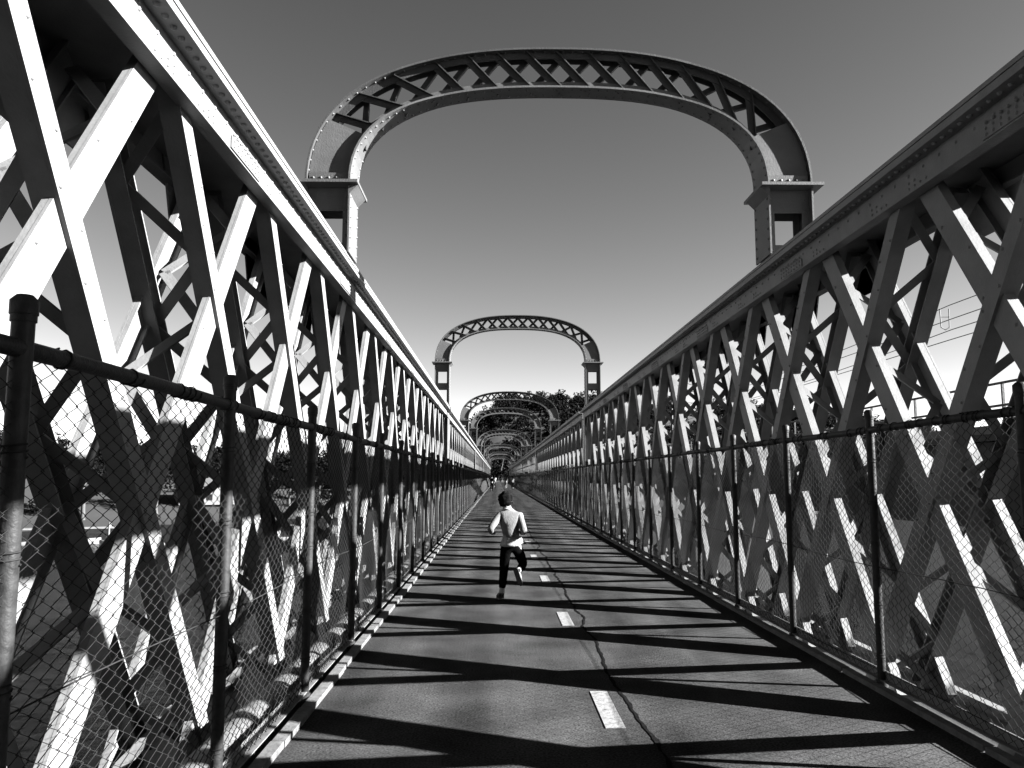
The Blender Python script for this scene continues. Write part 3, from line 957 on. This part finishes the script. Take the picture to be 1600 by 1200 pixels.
    # trousers
    s = Sk(); a0 = s.add(J['pelvis'], (.108*k, .1*k)); s.add(lerp(J['pelvis'], J['spine'], .3), (.104*k, .094*k), a0)
    for sd in 'LR':
        l = s.add(J['hip'+sd], .082*k, a0)
        s.chain([lerp(J['hip'+sd], J['kne'+sd], .5), J['kne'+sd], lerp(J['kne'+sd], J['ank'+sd], .45), lerp(J['kne'+sd], J['ank'+sd], .82)], [.074*k, .060*k, .055*k, .045*k], l)
    link('trousers', skin_mesh('trousers', s.v, s.e, s.r, leg_m, 0, 2), o)
    for sd in 'LR':
        if sock:
            b = MB(); b.tube([lerp(J['kne'+sd], J['ank'+sd], .8), J['ank'+sd]], [.036*k, .036*k], 10); b.build('sock', M['shirt'], o)
        an = Vector(J['ank'+sd]); to = Vector(J['toe'+sd]); d = (to - an); 
        sh = (an - Vector(J['kne'+sd])).normalized()
        heel = an + sh * .045*k - d.normalized() * .035*k
        tt = to + sh * .0
        ss = Sk(); i0 = ss.add(heel, .034*k); i1 = ss.add(lerp(an, to, .28), .040*k, i0); i2 = ss.add(lerp(an, to, .7), (.040*k, .03*k), i1); ss.add(lerp(an, to, 1.08), (.032*k, .022*k), i2)
        ss.add(an + sh * .0, .036*k, i0)
        link('shoe', skin_mesh('shoe', ss.v, ss.e, ss.r, M['shoe'], 0, 2), o)
        b = MB(); up = (-sh - d.normalized() * (-sh).dot(d.normalized())).normalized()
        b.beam(heel - up * .034*k, to - up * .026*k, .062*k, .016*k, up); b.build('shoe_sole', M['sole'], o)
    if bag:
        b = MB(); c_ = Vector(J['chest']) + Vector((0, -.15*k, -.06*k)); b.blob(c_, .12*k, .075*k, .17*k, 14, 10); b.build('backpack', bag, o)
    o.scale = (scale,) * 3
    return o

child = {
    'pelvis': (.085, 0, .70), 'spine': (.080, .04, .85), 'chest': (.065, .09, 1.0), 'neck': (.035, .12, 1.125), 'head': (.012, .15, 1.23),
    'shoL': (-.06, .09, 1.045), 'elbL': (-.18, -.08, .88), 'wriL': (-.155, .12, .82),
    'shoR': (.19, .09, 1.04), 'elbR': (.25, -.07, .84), 'wriR': (.21, .15, .83),
    'hipL': (.015, 0, .66), 'kneL': (-.005, .03, .37), 'ankL': (-.035, -.05, .085), 'toeL': (-.075, .10, .03),
    'hipR': (.155, 0, .66), 'kneR': (.245, .16, .42), 'ankR': (.165, -.19, .37), 'toeR': (.205, -.25, .215)}
person((.09, 10.38, .005), 'child in pale sweater and black trousers running away down the middle of the walkway', child, 1.36, M['sweater'], M['trousers'], True, None, .98, True, None, True, True)
def walk_pose(st, sw=1):
    return {'pelvis': (0, 0, .92), 'spine': (0, .01, 1.1), 'chest': (0, .02, 1.30), 'neck': (0, .02, 1.46), 'head': (0, .035, 1.59),
     'shoL': (-.16, .02, 1.38), 'elbL': (-.20, .02 - .1*sw, 1.12), 'wriL': (-.19, .1 - .1*sw, .90),
     'shoR': (.16, .02, 1.38), 'elbR': (.20, .02 + .06*sw, 1.12), 'wriR': (.19, .1 + .14*sw, .93),
     'hipL': (-.085, 0, .88), 'kneL': (-.09, .03 + st*.7, .49), 'ankL': (-.09, st, .085), 'toeL': (-.09, st + .18, .03),
     'hipR': (.085, 0, .88), 'kneR': (.09, .08 - st*.5, .49), 'ankR': (.09, -st, .10), 'toeR': (.09, -st + .17, .03)}
PG = 'people far along the walkway'
person((-.62, 92, .004), 'person in black jacket far along the left edge of the walkway', walk_pose(.2), 1.72, M['trousers'], M['trousers'], True, PG, 1.0)
person((-.35, 124, .004), 'person in white top farthest away on the left of the walkway', walk_pose(-.18), 1.72, M['shirt'], M['shoe'], False, PG, 1.0)
person((1.15, 112, .004), 'person with dark top far off, left of the pair right of centre', walk_pose(.16), 1.7, M['shoe'], M['sweater'], False, PG, 1.0)
person((1.95, 108, .004), 'person in pale top far off, nearest the right fence', walk_pose(-.2), 1.68, M['shirt'], M['trousers'], False, PG, .98)

# ------------------------------------------------------------------ camera
cam = bpy.data.cameras.new('camera'); co = bpy.data.objects.new('camera', cam); COL.objects.link(co)
F_ = 1290.0
cam.sensor_fit = 'HORIZONTAL'; cam.sensor_width = 36; cam.lens = 36 * F_ / 1600
cam.clip_start = .05; cam.clip_end = 8000
th = math.atan(146 / F_); psi = math.atan(23 / F_ * cos(th))
co.location = (0, 0, CAMZ)
co.rotation_euler = (pi / 2 + th, 0, -psi)
scene.camera = co

# ------------------------------------------------------------------ daylight
w = bpy.data.worlds.new('World'); scene.world = w; w.use_nodes = True
nt = w.node_tree; N = nt.nodes; L = nt.links
bg = N['Background']
sky = N.new('ShaderNodeTexSky'); sky.sky_type = 'NISHITA'; sky.sun_disc = False
sky.sun_elevation = SUN_E; sky.sun_rotation = pi / 2 + SUN_A
sky.altitude = 0; sky.air_density = 1.0; sky.dust_density = .3; sky.ozone_density = 1.0
# black and white through a red filter: keep only the red channel, printed hard
sep = N.new('ShaderNodeSeparateColor'); L.new(sky.outputs['Color'], sep.inputs[0])
pw = N.new('ShaderNodeMath'); pw.operation = 'POWER'; pw.inputs[1].default_value = 1.6
ml = N.new('ShaderNodeMath'); ml.operation = 'MULTIPLY'; ml.inputs[1].default_value = .0735
L.new(sep.outputs[0], pw.inputs[0]); L.new(pw.outputs[0], ml.inputs[0])
cb = N.new('ShaderNodeCombineColor')
for i in range(3): L.new(ml.outputs[0], cb.inputs[i])
L.new(cb.outputs[0], bg.inputs['Color']); bg.inputs['Strength'].default_value = .1
sun = bpy.data.lights.new('sun', 'SUN'); so = bpy.data.objects.new('sun', sun); COL.objects.link(so)
sun.energy = 5.0; sun.angle = radians(.5); sun.color = (1, 1, 1)
sd = Vector((cos(SUN_E) * cos(SUN_A), -cos(SUN_E) * sin(SUN_A), sin(SUN_E)))
so.rotation_euler = sd.to_track_quat('Z', 'Y').to_euler()
so.location = sd * 50
scene.view_settings.view_transform = 'Standard'; scene.view_settings.look = 'None'
scene.view_settings.exposure = 3.93; scene.view_settings.gamma = 1.0
